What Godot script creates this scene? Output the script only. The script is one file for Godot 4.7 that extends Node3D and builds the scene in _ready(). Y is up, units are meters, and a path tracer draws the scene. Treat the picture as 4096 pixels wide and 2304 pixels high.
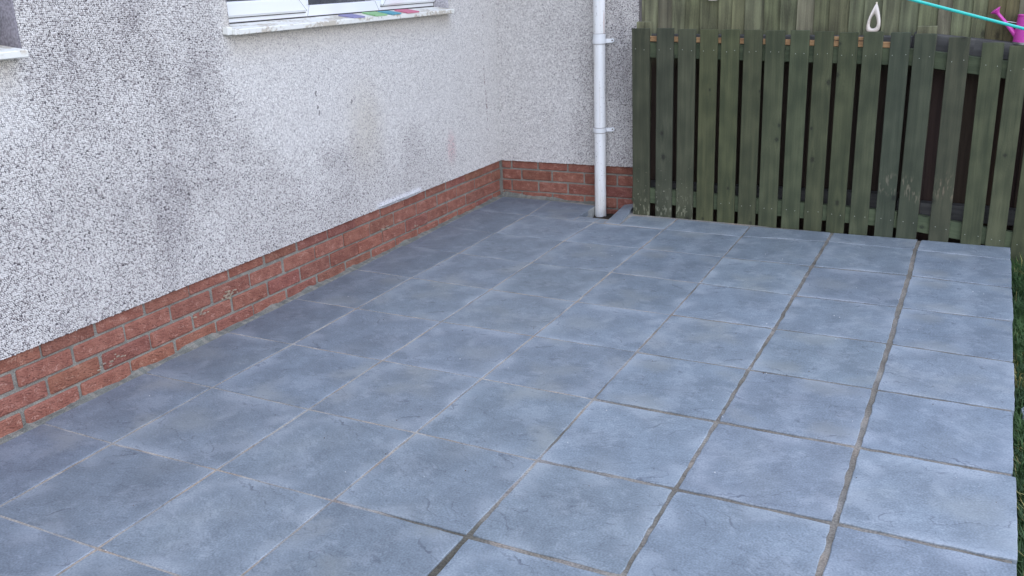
extends Node3D
# A paved back yard between a pebble-dashed house and a timber fence. Metres, y up; the corner of the two house walls stands near the origin.

var rng := RandomNumberGenerator.new()
var names := {}

# ---------------------------------------------------------------- naming and tagging
func numbered(parent: Node, called: String) -> String:
	var key := str(parent.get_instance_id()) + called
	var n: int = names.get(key, 0)
	names[key] = n + 1
	return called if n == 0 else "%s_%03d" % [called, n]

func put(node: Node3D, called: String, parent: Node) -> Node3D:
	node.name = numbered(parent, called)
	parent.add_child(node, true)
	return node

func part(called: String, mesh: Mesh, material: Material, parent: Node, label := "", kind := "") -> MeshInstance3D:
	var o := MeshInstance3D.new()
	o.mesh = mesh
	if material: o.material_override = material
	put(o, called, parent)
	if label != "": o.set_meta("label", label)
	if kind != "": o.set_meta("kind", kind)
	return o

func thing(called: String, label: String, category: String, at := Vector3.ZERO, group := "") -> Node3D:
	var o := Node3D.new()
	put(o, called, self)
	o.position = at
	tag(o, label, category, group)
	return o

func tag(o: Node3D, label: String, category: String, group := "") -> void:
	o.set_meta("label", label)
	o.set_meta("category", category)
	if group != "": o.set_meta("group", group)

# ---------------------------------------------------------------- mesh building
class MB:
	var v := PackedVector3Array()
	var n := PackedVector3Array()
	var uv := PackedVector2Array()
	var c := PackedColorArray()
	var col := Color(1, 1, 1)
	func vert(p: Vector3, nn: Vector3, t := Vector2.ZERO) -> void:
		v.append(p); n.append(nn); uv.append(t); c.append(col)
	# corners run counter-clockwise as seen from outside
	func tri(a: Vector3, b: Vector3, d: Vector3, ta := Vector2.ZERO, tb := Vector2.ZERO, td := Vector2.ZERO) -> void:
		var nn := (b - a).cross(d - a).normalized()
		vert(a, nn, ta); vert(d, nn, td); vert(b, nn, tb)
	func quad(a: Vector3, b: Vector3, d: Vector3, e: Vector3, ta := Vector2.ZERO, tb := Vector2.ZERO, td := Vector2.ZERO, te := Vector2.ZERO) -> void:
		var nn := (d - a).cross(e - b).normalized()
		vert(a, nn, ta); vert(d, nn, td); vert(b, nn, tb)
		vert(a, nn, ta); vert(e, nn, te); vert(d, nn, td)
	func squad(p: Array, nn: Array) -> void:   # four corners with four normals
		for k in [0, 2, 1, 0, 3, 2]: vert(p[k], nn[k])
	func mesh() -> ArrayMesh:
		var a := []
		a.resize(Mesh.ARRAY_MAX)
		a[Mesh.ARRAY_VERTEX] = v; a[Mesh.ARRAY_NORMAL] = n; a[Mesh.ARRAY_TEX_UV] = uv; a[Mesh.ARRAY_COLOR] = c
		var m := ArrayMesh.new()
		m.add_surface_from_arrays(Mesh.PRIMITIVE_TRIANGLES, a)
		return m
	# bevelled box; grain = the axis the texture's v runs along, scaled by tile (metres) and moved by off
	func box(lo: Vector3, hi: Vector3, ch := 0.003, grain := 1, tile := Vector2(1, 1), off := Vector2.ZERO, xf := Transform3D.IDENTITY) -> void:
		var m := (lo + hi) * 0.5
		var h := (hi - lo) * 0.5
		ch = minf(ch, minf(h.x, minf(h.y, h.z)) * 0.8)
		var P := func(s: Vector3, face: int) -> Vector3:
			var q := Vector3(s.x * (h.x - ch), s.y * (h.y - ch), s.z * (h.z - ch))
			q[face] = s[face] * h[face]
			return q
		var polys := []
		for f in 3:
			var a := (f + 1) % 3
			var b := (f + 2) % 3
			for s in [-1.0, 1.0]:
				var ring := []
				for w in [[-1, -1], [1, -1], [1, 1], [-1, 1]]:
					var sv := Vector3.ZERO
					sv[f] = s; sv[a] = w[0]; sv[b] = w[1]
					ring.append(P.call(sv, f))
				if s < 0: ring.reverse()
				polys.append(ring)
			for sa in [-1.0, 1.0]:
				for sb in [-1.0, 1.0]:
					var s0 := Vector3.ZERO
					s0[f] = -1; s0[a] = sa; s0[b] = sb
					var s1 := s0
					s1[f] = 1
					var ring := [P.call(s0, a), P.call(s1, a), P.call(s1, b), P.call(s0, b)]
					if sa * sb > 0: ring.reverse()
					ring.reverse()
					polys.append(ring)
		for sx in [-1.0, 1.0]:
			for sy in [-1.0, 1.0]:
				for sz in [-1.0, 1.0]:
					var s := Vector3(sx, sy, sz)
					var ring := [P.call(s, 0), P.call(s, 1), P.call(s, 2)]
					if sx * sy * sz < 0: ring.reverse()
					polys.append(ring)
		for ring in polys:
			var nn: Vector3 = (ring[1] - ring[0]).cross(ring[2] - ring[0])
			var mid := Vector3.ZERO
			for q in ring: mid += q
			if nn.dot(mid) < 0: ring.reverse()
			var ts := []
			nn = nn.abs()
			for q in ring:
				var w: Vector3 = q + m
				var across := 0.0
				if grain == 1: across = w.x if nn.z >= nn.x else w.z
				elif grain == 0: across = w.y if nn.z >= nn.y else w.z
				else: across = w.y if nn.x >= nn.y else w.x
				ts.append(Vector2(across / tile.x + off.x, w[grain] / tile.y + off.y))
			var ps := []
			for q in ring: ps.append(xf * (q + m))
			if ps.size() == 4: quad(ps[0], ps[1], ps[2], ps[3], ts[0], ts[1], ts[2], ts[3])
			else: tri(ps[0], ps[1], ps[2], ts[0], ts[1], ts[2])
	# tube through points with a radius at each, smooth
	func tube(pts: Array, rad: Array, seg := 10, caps := true) -> void:
		var rings := []
		var side := Vector3.ZERO
		for i in pts.size():
			var d: Vector3 = (pts[mini(i + 1, pts.size() - 1)] - pts[maxi(i - 1, 0)]).normalized()
			if side == Vector3.ZERO:
				side = d.cross(Vector3.UP if absf(d.y) < 0.9 else Vector3.RIGHT).normalized()
			side = (side - d * side.dot(d)).normalized()
			var up := d.cross(side)
			var ring := []
			for k in seg:
				var t := TAU * k / seg
				var o: Vector3 = side * cos(t) + up * sin(t)
				ring.append([pts[i] + o * rad[i], o])
			rings.append(ring)
		for i in pts.size() - 1:
			for k in seg:
				var A = rings[i][k]
				var B = rings[i][(k + 1) % seg]
				var C = rings[i + 1][(k + 1) % seg]
				var D = rings[i + 1][k]
				squad([A[0], B[0], C[0], D[0]], [A[1], B[1], C[1], D[1]])
		if caps:
			for e in [0, pts.size() - 1]:
				for k in seg:
					var A: Vector3 = rings[e][k][0]
					var B: Vector3 = rings[e][(k + 1) % seg][0]
					if e == 0: tri(pts[e], B, A)
					else: tri(pts[e], A, B)
	# surface of revolution round an upright axis; profile = [[radius, height], ...] from bottom to top
	func lathe(at: Vector3, prof: Array, seg := 28, xf := Transform3D.IDENTITY) -> void:
		for i in prof.size() - 1:
			var dr: float = prof[i + 1][0] - prof[i][0]
			var dh: float = prof[i + 1][1] - prof[i][1]
			for k in seg:
				var ps := []
				var ns := []
				for q in [[k, i], [k + 1, i], [k + 1, i + 1], [k, i + 1]]:
					var t: float = TAU * q[0] / seg
					var o := Vector3(cos(t), 0, -sin(t))
					ps.append(xf * (at + o * prof[q[1]][0] + Vector3.UP * prof[q[1]][1]))
					ns.append(xf.basis * (o * dh - Vector3.UP * dr).normalized())
				squad(ps, ns)

func S(a: float, b: float, x: float) -> float:
	return smoothstep(a, b, x)

func fnl(s: int, freq := 1.0, oct := 3) -> FastNoiseLite:
	var f := FastNoiseLite.new()
	f.seed = s; f.noise_type = FastNoiseLite.TYPE_SIMPLEX_SMOOTH; f.frequency = freq
	f.fractal_type = FastNoiseLite.FRACTAL_FBM; f.fractal_octaves = oct
	return f

func srgb(r: float, g: float, b: float) -> Color:
	return Color(r / 255.0, g / 255.0, b / 255.0)

func lin(r: float, g: float, b: float) -> Color:   # an sRGB triple as linear values, for vertex colours
	return srgb(r, g, b).srgb_to_linear()

# ---------------------------------------------------------------- textures: f(u, v) gives (red, green, blue, height), sRGB 0..1
func textures(w: int, h: int, f: Callable) -> Array:
	var px := PackedByteArray()
	px.resize(w * h * 3)
	var ht := PackedFloat32Array()
	ht.resize(w * h)
	var i := 0
	for y in h:
		for x in w:
			var q: Vector4 = f.call((x + 0.5) / w, (y + 0.5) / h)
			px[i * 3] = clampi(int(q.x * 255.0), 0, 255)
			px[i * 3 + 1] = clampi(int(q.y * 255.0), 0, 255)
			px[i * 3 + 2] = clampi(int(q.z * 255.0), 0, 255)
			ht[i] = q.w
			i += 1
	return [ImageTexture.create_from_image(Image.create_from_data(w, h, false, Image.FORMAT_RGB8, px)),
		ImageTexture.create_from_image(Image.create_from_data(w, h, false, Image.FORMAT_RF, ht.to_byte_array()))]

func mat(color: Color, rough := 0.8, tex: Array = [], relief := 0.0, vcol := true) -> StandardMaterial3D:
	var m := StandardMaterial3D.new()
	m.albedo_color = color
	m.roughness = rough
	m.vertex_color_use_as_albedo = vcol
	if tex.size() > 0: m.albedo_texture = tex[0]
	if tex.size() > 1 and relief > 0.0:
		m.heightmap_enabled = true
		m.heightmap_texture = tex[1]
		m.heightmap_scale = relief
	return m

func world_mapped(m: StandardMaterial3D, metres: float) -> StandardMaterial3D:
	m.uv1_triplanar = true
	m.uv1_world_triplanar = true
	m.uv1_scale = Vector3.ONE / metres
	return m

func mix3(a: Vector3, b: Vector3, t: float) -> Vector3:
	return a.lerp(b, clampf(t, 0.0, 1.0))

func slab_texture(sd: int) -> Array:
	var n1 := fnl(sd, 2.2, 3)
	var n2 := fnl(sd + 1, 9.0, 3)
	var n3 := fnl(sd + 2, 55.0, 2)
	var ns := fnl(sd + 3, 1.0, 3)
	var nc := fnl(sd + 4, 1.15, 2)
	var nw := fnl(sd + 5, 1.3, 2)
	var turn := 0.25 * sin(sd * 1.7) + 0.2
	var warm := 0.5 + 0.5 * sin(sd * 2.3)
	return textures(320, 320, func(u: float, v: float) -> Vector4:
		var a := n1.get_noise_2d(u, v)
		var b := n2.get_noise_2d(u, v)
		var g := n3.get_noise_2d(u, v)
		var ru := u * cos(turn) + v * sin(turn)
		var rv := -u * sin(turn) + v * cos(turn)
		var st := ns.get_noise_2d(ru * 7.0 + a * 1.5, rv * 34.0 + b * 1.2)
		var cn := nc.get_noise_2d(ru * 0.9 + 0.03 * b, rv * 2.4 + 0.07 * b + 0.02 * g)
		var crack := S(0.016, 0.004, absf(cn + 0.015 * st)) * S(-0.12, 0.12, nw.get_noise_2d(u + 7.0, v))
		var e := minf(minf(u, 1.0 - u), minf(v, 1.0 - v))
		var haze := S(0.2, -0.02, e + 0.12 * a + 0.07 * b + 0.06 * g) * clampf(0.45 + 1.5 * nw.get_noise_2d(u * 1.3, v * 1.3 + 3.0), 0.04, 1.0)
		var t := 0.46 + 0.4 * a + 0.16 * b + 0.55 * g + 0.12 * st
		var c := mix3(Vector3(112, 121, 128), Vector3(147, 158, 165), t)
		c = mix3(c, Vector3(190, 196, 200), haze * (0.46 + 0.25 * g))
		c = mix3(c, Vector3(178, 183, 186), S(0.08, 0.62, nw.get_noise_2d(u * 1.7 + 50.0, v * 1.7) + 0.3 * b + 0.22 * st + 0.2 * g) * 0.24)
		c = mix3(c, Vector3(150, 152, 146), S(0.0, 0.75, nw.get_noise_2d(u * 0.9 + 20.0, v * 0.9) + 0.15 * b) * warm * 0.6)
		c = mix3(c, Vector3(172, 177, 184), S(0.34, 0.7, st * 0.8 + b * 0.4) * 0.3)
		c = mix3(c, Vector3(74, 78, 88), crack * 0.42 + S(-0.42, -0.66, st) * 0.25)
		c /= 255.0
		var hgt := 0.42 * (cn * 1.6) + 0.11 * st + 0.08 * b + 0.05 * g - crack * 0.18 + 0.12 * S(-0.01, 0.01, cn)
		return Vector4(c.x, c.y, c.z, 0.5 + 0.35 * hgt))

func wood_texture(sd: int, lo: Vector3, hi: Vector3, knots: int, scuff: int) -> Array:
	# 0.8 m across, 1.3 m along; grain runs along v. scuff 1: pale marks low down, 2: a band of scratches a third of the way up
	var n1 := fnl(sd, 1.0, 3)
	var n2 := fnl(sd + 1, 1.0, 2)
	var n3 := fnl(sd + 2, 90.0, 2)
	var r := RandomNumberGenerator.new()
	r.seed = sd
	var kn := []
	for k in knots: kn.append(Vector3(r.randf() * 0.8, r.randf() * 1.3, r.randf_range(0.006, 0.013)))
	return textures(256, 512, func(u: float, v: float) -> Vector4:
		var x := u * 0.8
		var y := v * 1.3
		var bend := 0.0
		var kd := 0.0
		var ring := 0.0
		for k in kn:
			var d := Vector2(x - k.x, (y - k.y) * 0.75).length()
			if d < 0.07:
				bend += (0.012 if x > k.x else -0.012) * S(0.07, 0.01, d)
				kd = maxf(kd, S(k.z * 1.2, k.z * 0.6, d))
				ring = maxf(ring, S(k.z * 1.9, k.z * 1.2, d) * (0.5 + 0.5 * sin(d * 1800.0)))
		var g := n1.get_noise_2d((x - bend) * 120.0, y * 2.4)
		var g2 := n2.get_noise_2d((x - bend) * 26.0, y * 1.3)
		var f := n3.get_noise_2d(x * 1.5, y)
		var blot := n2.get_noise_2d(x * 7.0 + 40.0, y * 5.0)
		var c := mix3(lo, hi, 0.5 + 0.42 * g2 + 0.34 * g + 0.5 * blot + 0.12 * f)
		c = mix3(c, lo * 0.55, kd * 0.5 + ring * 0.3)
		c = mix3(c, lo * 0.7, S(0.28, 0.5, g) * 0.2)
		if scuff == 3:   # the tall boards turn brown below the top of the low fence
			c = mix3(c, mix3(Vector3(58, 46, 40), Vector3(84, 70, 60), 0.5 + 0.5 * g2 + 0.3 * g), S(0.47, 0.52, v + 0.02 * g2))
		if scuff == 1:
			var s := n3.get_noise_2d(x * 0.9 + 3.0, y * 0.25) + n2.get_noise_2d(x * 30.0, y * 12.0)
			c = mix3(c, Vector3(160, 172, 158), S(0.36, 0.75, s + S(1.15, 1.3, y) * 0.22) * 0.75 * S(1.0, 1.2, y))
			c = mix3(c, Vector3(200, 205, 195), S(0.62, 0.7, n3.get_noise_2d(x * 0.4, y * 0.4 + 9.0)) * S(0.8, 1.1, y) * 0.8)
		if scuff == 2:
			var s := n3.get_noise_2d(x * 0.7 + 3.0, y * 0.16) + 0.5 * n2.get_noise_2d(x * 30.0, y * 12.0)
			var yy := absf(y - 0.92 - 0.05 * n2.get_noise_2d(x * 9.0, 0.0))
			c = mix3(c, Vector3(168, 158, 142), S(0.15, 0.6, s) * S(0.09, 0.03, yy) * 0.55)
		c /= 255.0
		return Vector4(c.x, c.y, c.z, 0.5 + 0.3 * g + 0.12 * g2 - 0.2 * kd))

# ---------------------------------------------------------------- materials
var m_slabs: Array = []
var m_joint: StandardMaterial3D
var m_brick: StandardMaterial3D
var m_mortar: StandardMaterial3D
var m_render: StandardMaterial3D
var m_chip: StandardMaterial3D
var m_plaster: StandardMaterial3D
var m_upvc: StandardMaterial3D
var m_sill: StandardMaterial3D
var m_pipe: StandardMaterial3D
var m_soil: StandardMaterial3D
var m_grass: StandardMaterial3D
var m_lawn: StandardMaterial3D
var m_glass: StandardMaterial3D
var m_dark: StandardMaterial3D
var m_steel: StandardMaterial3D
var m_picket: Array = []
var m_board: Array = []
var m_rail: StandardMaterial3D
var m_plank: StandardMaterial3D
var m_sawn: StandardMaterial3D

func make_materials() -> void:
	for k in 8: m_slabs.append(mat(Color(1, 1, 1), 0.58, slab_texture(11 + k * 17), 0.35))
	for m in m_slabs: m.roughness = 0.5
	var a := fnl(301, 3.0, 3)
	var b := fnl(302, 40.0, 3)
	var grit := textures(256, 256, func(u: float, v: float) -> Vector4:
		var t := 0.86 + 0.16 * a.get_noise_2d(u, v) + 0.2 * b.get_noise_2d(u, v)
		return Vector4(t, t, t, 0.5 + 0.5 * b.get_noise_2d(u, v)))
	m_joint = world_mapped(mat(Color(1, 1, 1), 0.9, grit, 0.3), 0.4)
	m_mortar = world_mapped(mat(Color(1, 1, 1), 0.95, grit, 0.4), 0.3)
	m_render = world_mapped(mat(Color(1, 1, 1), 0.95, grit, 0.5), 0.22)
	m_plaster = world_mapped(mat(Color(1, 1, 1), 0.9, grit, 0.15), 0.5)
	m_soil = world_mapped(mat(srgb(74, 62, 50), 1.0, grit, 2.0), 0.3)
	m_chip = mat(Color(1, 1, 1), 0.75)
	var c1 := fnl(311, 1.0, 3)
	var c2 := fnl(312, 1.0, 3)
	var c3 := fnl(313, 60.0, 2)
	var brick := textures(512, 512, func(u: float, v: float) -> Vector4:
		var lo := c1.get_noise_2d(u * 7.0, v * 7.0)
		var st := c2.get_noise_2d(u * 22.0 + lo, v * 70.0 + 2.0 * lo)
		var f := c3.get_noise_2d(u, v)
		var c := mix3(Vector3(127, 77, 63), Vector3(160, 109, 92), 0.5 + 0.5 * lo + 0.35 * st + 0.35 * f)
		c = mix3(c, Vector3(92, 48, 40), S(0.3, 0.55, st) * 0.55)
		c = mix3(c, Vector3(190, 152, 136), S(0.3, 0.6, c1.get_noise_2d(u * 9.0 + 5.0, v * 14.0) + 0.5 * f) * 0.45)
		c /= 255.0
		return Vector4(c.x, c.y, c.z, 0.5 - 0.4 * S(0.1, 0.5, st) + 0.25 * f + 0.2 * lo))
	m_brick = world_mapped(mat(Color(1, 1, 1), 0.92, brick, 0.6), 0.55)
	m_upvc = mat(srgb(224, 226, 226), 0.35)
	var d1 := fnl(321, 1.0, 3)
	var sill := textures(64, 512, func(v: float, u: float) -> Vector4:
		var w := d1.get_noise_2d(u * 9.0, v * 2.0) + 0.7 * d1.get_noise_2d(u * 60.0, v * 9.0)
		var c := mix3(Vector3(228, 228, 220), Vector3(196, 188, 172), S(-0.1, 0.5, w))
		c = mix3(c, Vector3(120, 110, 96), S(0.018, 0.0, absf(w - 0.32)) * 0.7)
		c /= 255.0
		return Vector4(c.x, c.y, c.z, S(0.3, 0.34, w) * -0.5))
	m_sill = mat(Color(1, 1, 1), 0.6, sill, 0.1)
	var p1 := fnl(331, 1.0, 3)
	var pipe := textures(128, 512, func(u: float, v: float) -> Vector4:
		var y := v * 1.6   # metres below the top of the photographed length
		var c := Vector3(232, 233, 231)
		c = mix3(c, Vector3(206, 196, 178), S(-0.05, 0.5, p1.get_noise_2d(u * 6.0, v * 8.0)) * S(0.9, 1.8, y) * 0.8)
		c = mix3(c, Vector3(212, 210, 204), S(0.0, 0.5, p1.get_noise_2d(u * 9.0 + 9.0, v * 3.0)) * 0.5)
		c = mix3(c, Vector3(58, 52, 44), S(0.58, 0.66, p1.get_noise_2d(u * 22.0, v * 110.0)))
		var run := absf(u - 0.80 - 0.006 * p1.get_noise_2d(3.0, v * 30.0))
		c = mix3(c, Vector3(140, 70, 50), S(0.013, 0.003, run) * S(0.06, 0.1, y) * S(0.27, 0.22, y) * 0.8)
		c /= 255.0
		return Vector4(c.x, c.y, c.z, 0.0))
	m_pipe = mat(Color(1, 1, 1), 0.4, pipe)
	m_glass = StandardMaterial3D.new()
	m_glass.transparency = BaseMaterial3D.TRANSPARENCY_ALPHA
	m_glass.albedo_color = Color(0.6, 0.62, 0.66, 0.12)
	m_glass.roughness = 0.02
	m_dark = mat(srgb(70, 62, 72), 0.9)
	m_steel = mat(srgb(205, 206, 208), 0.28)
	m_steel.metallic = 0.9
	for k in 3: m_picket.append(mat(Color(1, 1, 1), 0.85, wood_texture(401 + k * 7, Vector3(68, 79, 58), Vector3(98, 108, 82), 15, 0), 0.12))
	m_picket.append(mat(Color(1, 1, 1), 0.85, wood_texture(431, Vector3(66, 76, 62), Vector3(92, 102, 86), 7, 1), 0.12))
	m_picket.append(mat(Color(1, 1, 1), 0.85, wood_texture(441, Vector3(68, 79, 64), Vector3(94, 104, 86), 7, 2), 0.12))
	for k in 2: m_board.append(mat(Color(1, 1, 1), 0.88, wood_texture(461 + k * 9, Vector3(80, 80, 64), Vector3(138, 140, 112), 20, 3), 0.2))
	m_rail = m_picket[0]
	m_plank = mat(Color(1, 1, 1), 0.8, wood_texture(491, Vector3(62, 62, 60), Vector3(90, 89, 86), 4, 0), 0.15)
	m_sawn = mat(Color(1, 1, 1), 0.85, wood_texture(497, Vector3(142, 108, 74), Vector3(186, 150, 106), 10, 0), 0.1)
	var l1 := fnl(341, 6.0, 4)
	var lawn := textures(256, 256, func(u: float, v: float) -> Vector4:
		var c := mix3(Vector3(32, 46, 22), Vector3(52, 68, 32), 0.5 + 0.8 * l1.get_noise_2d(u, v)) / 255.0
		return Vector4(c.x, c.y, c.z, l1.get_noise_2d(u * 3.0, v * 3.0)))
	m_lawn = world_mapped(mat(Color(1, 1, 1), 1.0, lawn, 2.0), 0.8)
	m_grass = mat(Color(1, 1, 1), 0.7)
	m_grass.backlight_enabled = true
	m_grass.backlight = Color(0.25, 0.35, 0.1)
	m_grass.cull_mode = BaseMaterial3D.CULL_DISABLED

# ---------------------------------------------------------------- the house
const RFACE := 0.012      # how far the dash coat stands out from the brick face
var n_dirt := fnl(71, 1.0, 3)
var n_dirt2 := fnl(72, 1.0, 3)

func dirt_left(z: float, y: float) -> float:
	var w := n_dirt.get_noise_2d(z * 1.6, y * 2.2)
	var w2 := n_dirt2.get_noise_2d(z * 5.0, y * 2.2)
	var under := 0.12 + 0.7 * S(0.95, 0.3, y + 0.3 * w + 0.1 * w2)
	under *= lerpf(0.5, 1.0, S(0.1, 0.9, z))
	var open := 0.78 + 0.25 * w + 0.15 * w2
	var d := lerpf(under, open, S(2.14, 2.4, z + 0.07 * w2 + 0.3 * S(1.0, 0.5, y)))
	var farw := 0.22 + 0.6 * S(0.98, 0.72, y + 0.2 * w)
	d = lerpf(d, farw, S(3.12, 3.34, z + 0.05 * w2))
	d += 0.5 * S(0.3, 0.0, Vector2((z - 2.86) * 1.4, y - 0.42).length())
	d += 0.3 * S(0.3, 0.0, Vector2((z - 2.1) * 0.8, y - 0.36).length())
	return clampf(d, 0.05, 1.0)

func dirt_back(x: float, y: float) -> float:
	var w := n_dirt.get_noise_2d(x * 3.0 + 30.0, y * 2.2)
	var d := 0.26 + 0.5 * S(0.3, 0.9, x + 0.25 * w) + 0.15 * n_dirt2.get_noise_2d(x * 6.0, y * 4.0)
	return clampf(d, 0.05, 1.0)

func gap_color(d: float) -> Color:
	return lin(190, 187, 186).lerp(lin(110, 104, 106), S(0.08, 0.85, d))

func chip_color(d: float, r: float) -> Color:
	var c := lin(196, 192, 187).lerp(lin(212, 209, 203), clampf(r * 1.6, 0, 1)).lerp(lin(224, 221, 216), S(0.8, 1.0, r))
	c = c.lerp(lin(170, 165, 162), 0.3 * S(0.3, 0.95, d))
	if r < 0.05 + 0.12 * d: c = c.lerp(lin(152, 145, 142), 0.35 + 0.4 * d)
	return c

# old rain streaks: grey, upright, strongest low down and away from the window
func streak(a: float, y: float, d: float) -> float:
	var w := n_dirt.get_noise_2d(a * 1.9 + 50.0, y * 1.1) + 0.35 * n_dirt2.get_noise_2d(a * 6.0, y * 2.0)
	return S(-0.15, 0.65, w) * S(0.35, 0.85, d) * (0.25 + 0.75 * S(1.3, 2.4, a))

func tint_left(c: Color, z: float, y: float, r: float) -> Color:
	c = c.lerp(lin(104, 97, 101), (0.6 if r == 0.0 else (0.34 if r < 0.7 else 0.16)) * streak(z, y, dirt_left(z, y)))
	var beige := S(1.06, 1.22, y) * S(2.3, 2.2, z) * S(0.36, 0.42, z) + S(1.05, 1.22, y) * S(3.24, 3.3, z)
	c = c.lerp(lin(176, 164, 142), 0.45 * beige * (0.6 + 0.4 * r))
	c = c.lerp(lin(186, 176, 152), 0.3 * S(0.26, 0.0, Vector2(z - 1.32, (y - 0.7) * 0.7).length()) * (0.5 + r))
	c = c.lerp(lin(196, 128, 130), 0.5 * r * S(0.1, 0.02, Vector2((z - 0.45) * 1.3, (y - 0.44) * 0.7).length()))
	if absf(z + 0.02 - 0.01 * sin(y * 9.0)) < 0.005 and y > 0.45 and r > 0.55 and n_dirt2.get_noise_2d(y * 14.0, 3.0) > 0.0: c = c.lerp(lin(90, 48, 46), 0.8)
	for q in [Vector2(1.706, 0.916), Vector2(1.702, 0.85), Vector2(1.694, 0.82), Vector2(1.425, 0.843)]:
		if Vector2((z - q.x) * 1.6, (y - q.y) * 0.6).length() < 0.009: c = c.lerp(lin(52, 46, 46), 0.7)
	c = c.lerp(lin(228, 228, 230), 0.8 * S(0.03, 0.0, absf(y - 0.262)) * S(0.8, 0.86, z) * S(1.3, 1.24, z))
	return c

func face_grid(mb: MB, left: bool, a0: float, a1: float, y0: float, y1: float, step: float) -> void:
	var na := maxi(1, int(round((a1 - a0) / step)))
	var ny := maxi(1, int(round((y1 - y0) / step)))
	for i in na:
		for j in ny:
			var pa := []
			for q in [[0, 0], [1, 0], [1, 1], [0, 1]]:
				pa.append(Vector2(lerpf(a0, a1, float(i + q[0]) / na), lerpf(y0, y1, float(j + q[1]) / ny)))
			var order := [0, 3, 2, 0, 2, 1]   # clockwise from the front for the back wall
			if left: order = [0, 2, 3, 0, 1, 2]
			for k in order:
				var p: Vector2 = pa[k]
				if left:
					mb.col = tint_left(gap_color(dirt_left(p.x, p.y)), p.x, p.y, 0.0)
					if p.y > 1.805 or p.x > 4.21: mb.col = lin(184, 180, 175)
					mb.vert(Vector3(RFACE, p.y, p.x), Vector3.RIGHT)
				else:
					mb.col = gap_color(dirt_back(p.x, p.y))
					if p.y > 1.805: mb.col = lin(176, 171, 167)
					mb.vert(Vector3(p.x, p.y, -0.21 + RFACE), Vector3.BACK)

func chip_mesh(sd: int) -> ArrayMesh:
	var r := RandomNumberGenerator.new()
	r.seed = sd
	var vs := []
	var t := (1.0 + sqrt(5.0)) / 2.0
	for q in [[-1, t, 0], [1, t, 0], [-1, -t, 0], [1, -t, 0], [0, -1, t], [0, 1, t], [0, -1, -t], [0, 1, -t], [t, 0, -1], [t, 0, 1], [-t, 0, -1], [-t, 0, 1]]:
		vs.append(Vector3(q[0], q[1], q[2]).normalized() * r.randf_range(0.78, 1.2))
	var mb := MB.new()
	for f in [[0, 11, 5], [0, 5, 1], [0, 1, 7], [0, 7, 10], [0, 10, 11], [1, 5, 9], [5, 11, 4], [11, 10, 2], [10, 7, 6], [7, 1, 8], [3, 9, 4], [3, 4, 2], [3, 2, 6], [3, 6, 8], [3, 8, 9], [4, 9, 5], [2, 4, 11], [6, 2, 10], [8, 6, 7], [9, 8, 1]]:
		mb.squad([vs[f[0]], vs[f[1]], vs[f[2]], vs[f[2]]], [vs[f[0]].normalized(), vs[f[1]].normalized(), vs[f[2]].normalized(), vs[f[2]].normalized()])
	return mb.mesh()

func multi(mesh: Mesh, xs: Array, cs: Array, called: String, m: Material, parent: Node) -> void:
	var mm := MultiMesh.new()
	mm.transform_format = MultiMesh.TRANSFORM_3D
	mm.use_colors = true
	mm.mesh = mesh
	mm.instance_count = xs.size()
	for i in xs.size():
		mm.set_instance_transform(i, xs[i])
		mm.set_instance_color(i, cs[i])
	var o := MultiMeshInstance3D.new()
	o.multimesh = mm
	o.material_override = m
	put(o, called, parent)
	o.set_meta("kind", "stuff")

func brick(parent: Node, lo: Vector3, hi: Vector3) -> void:
	var mb := MB.new()
	var t := rng.randf_range(0.78, 1.14)
	mb.col = Color(t * rng.randf_range(0.97, 1.04), t * rng.randf_range(0.92, 1.04), t * rng.randf_range(0.9, 1.04))
	mb.box(lo, hi, rng.randf_range(0.004, 0.007))
	part("brick", mb.mesh(), m_brick, parent)

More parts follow.
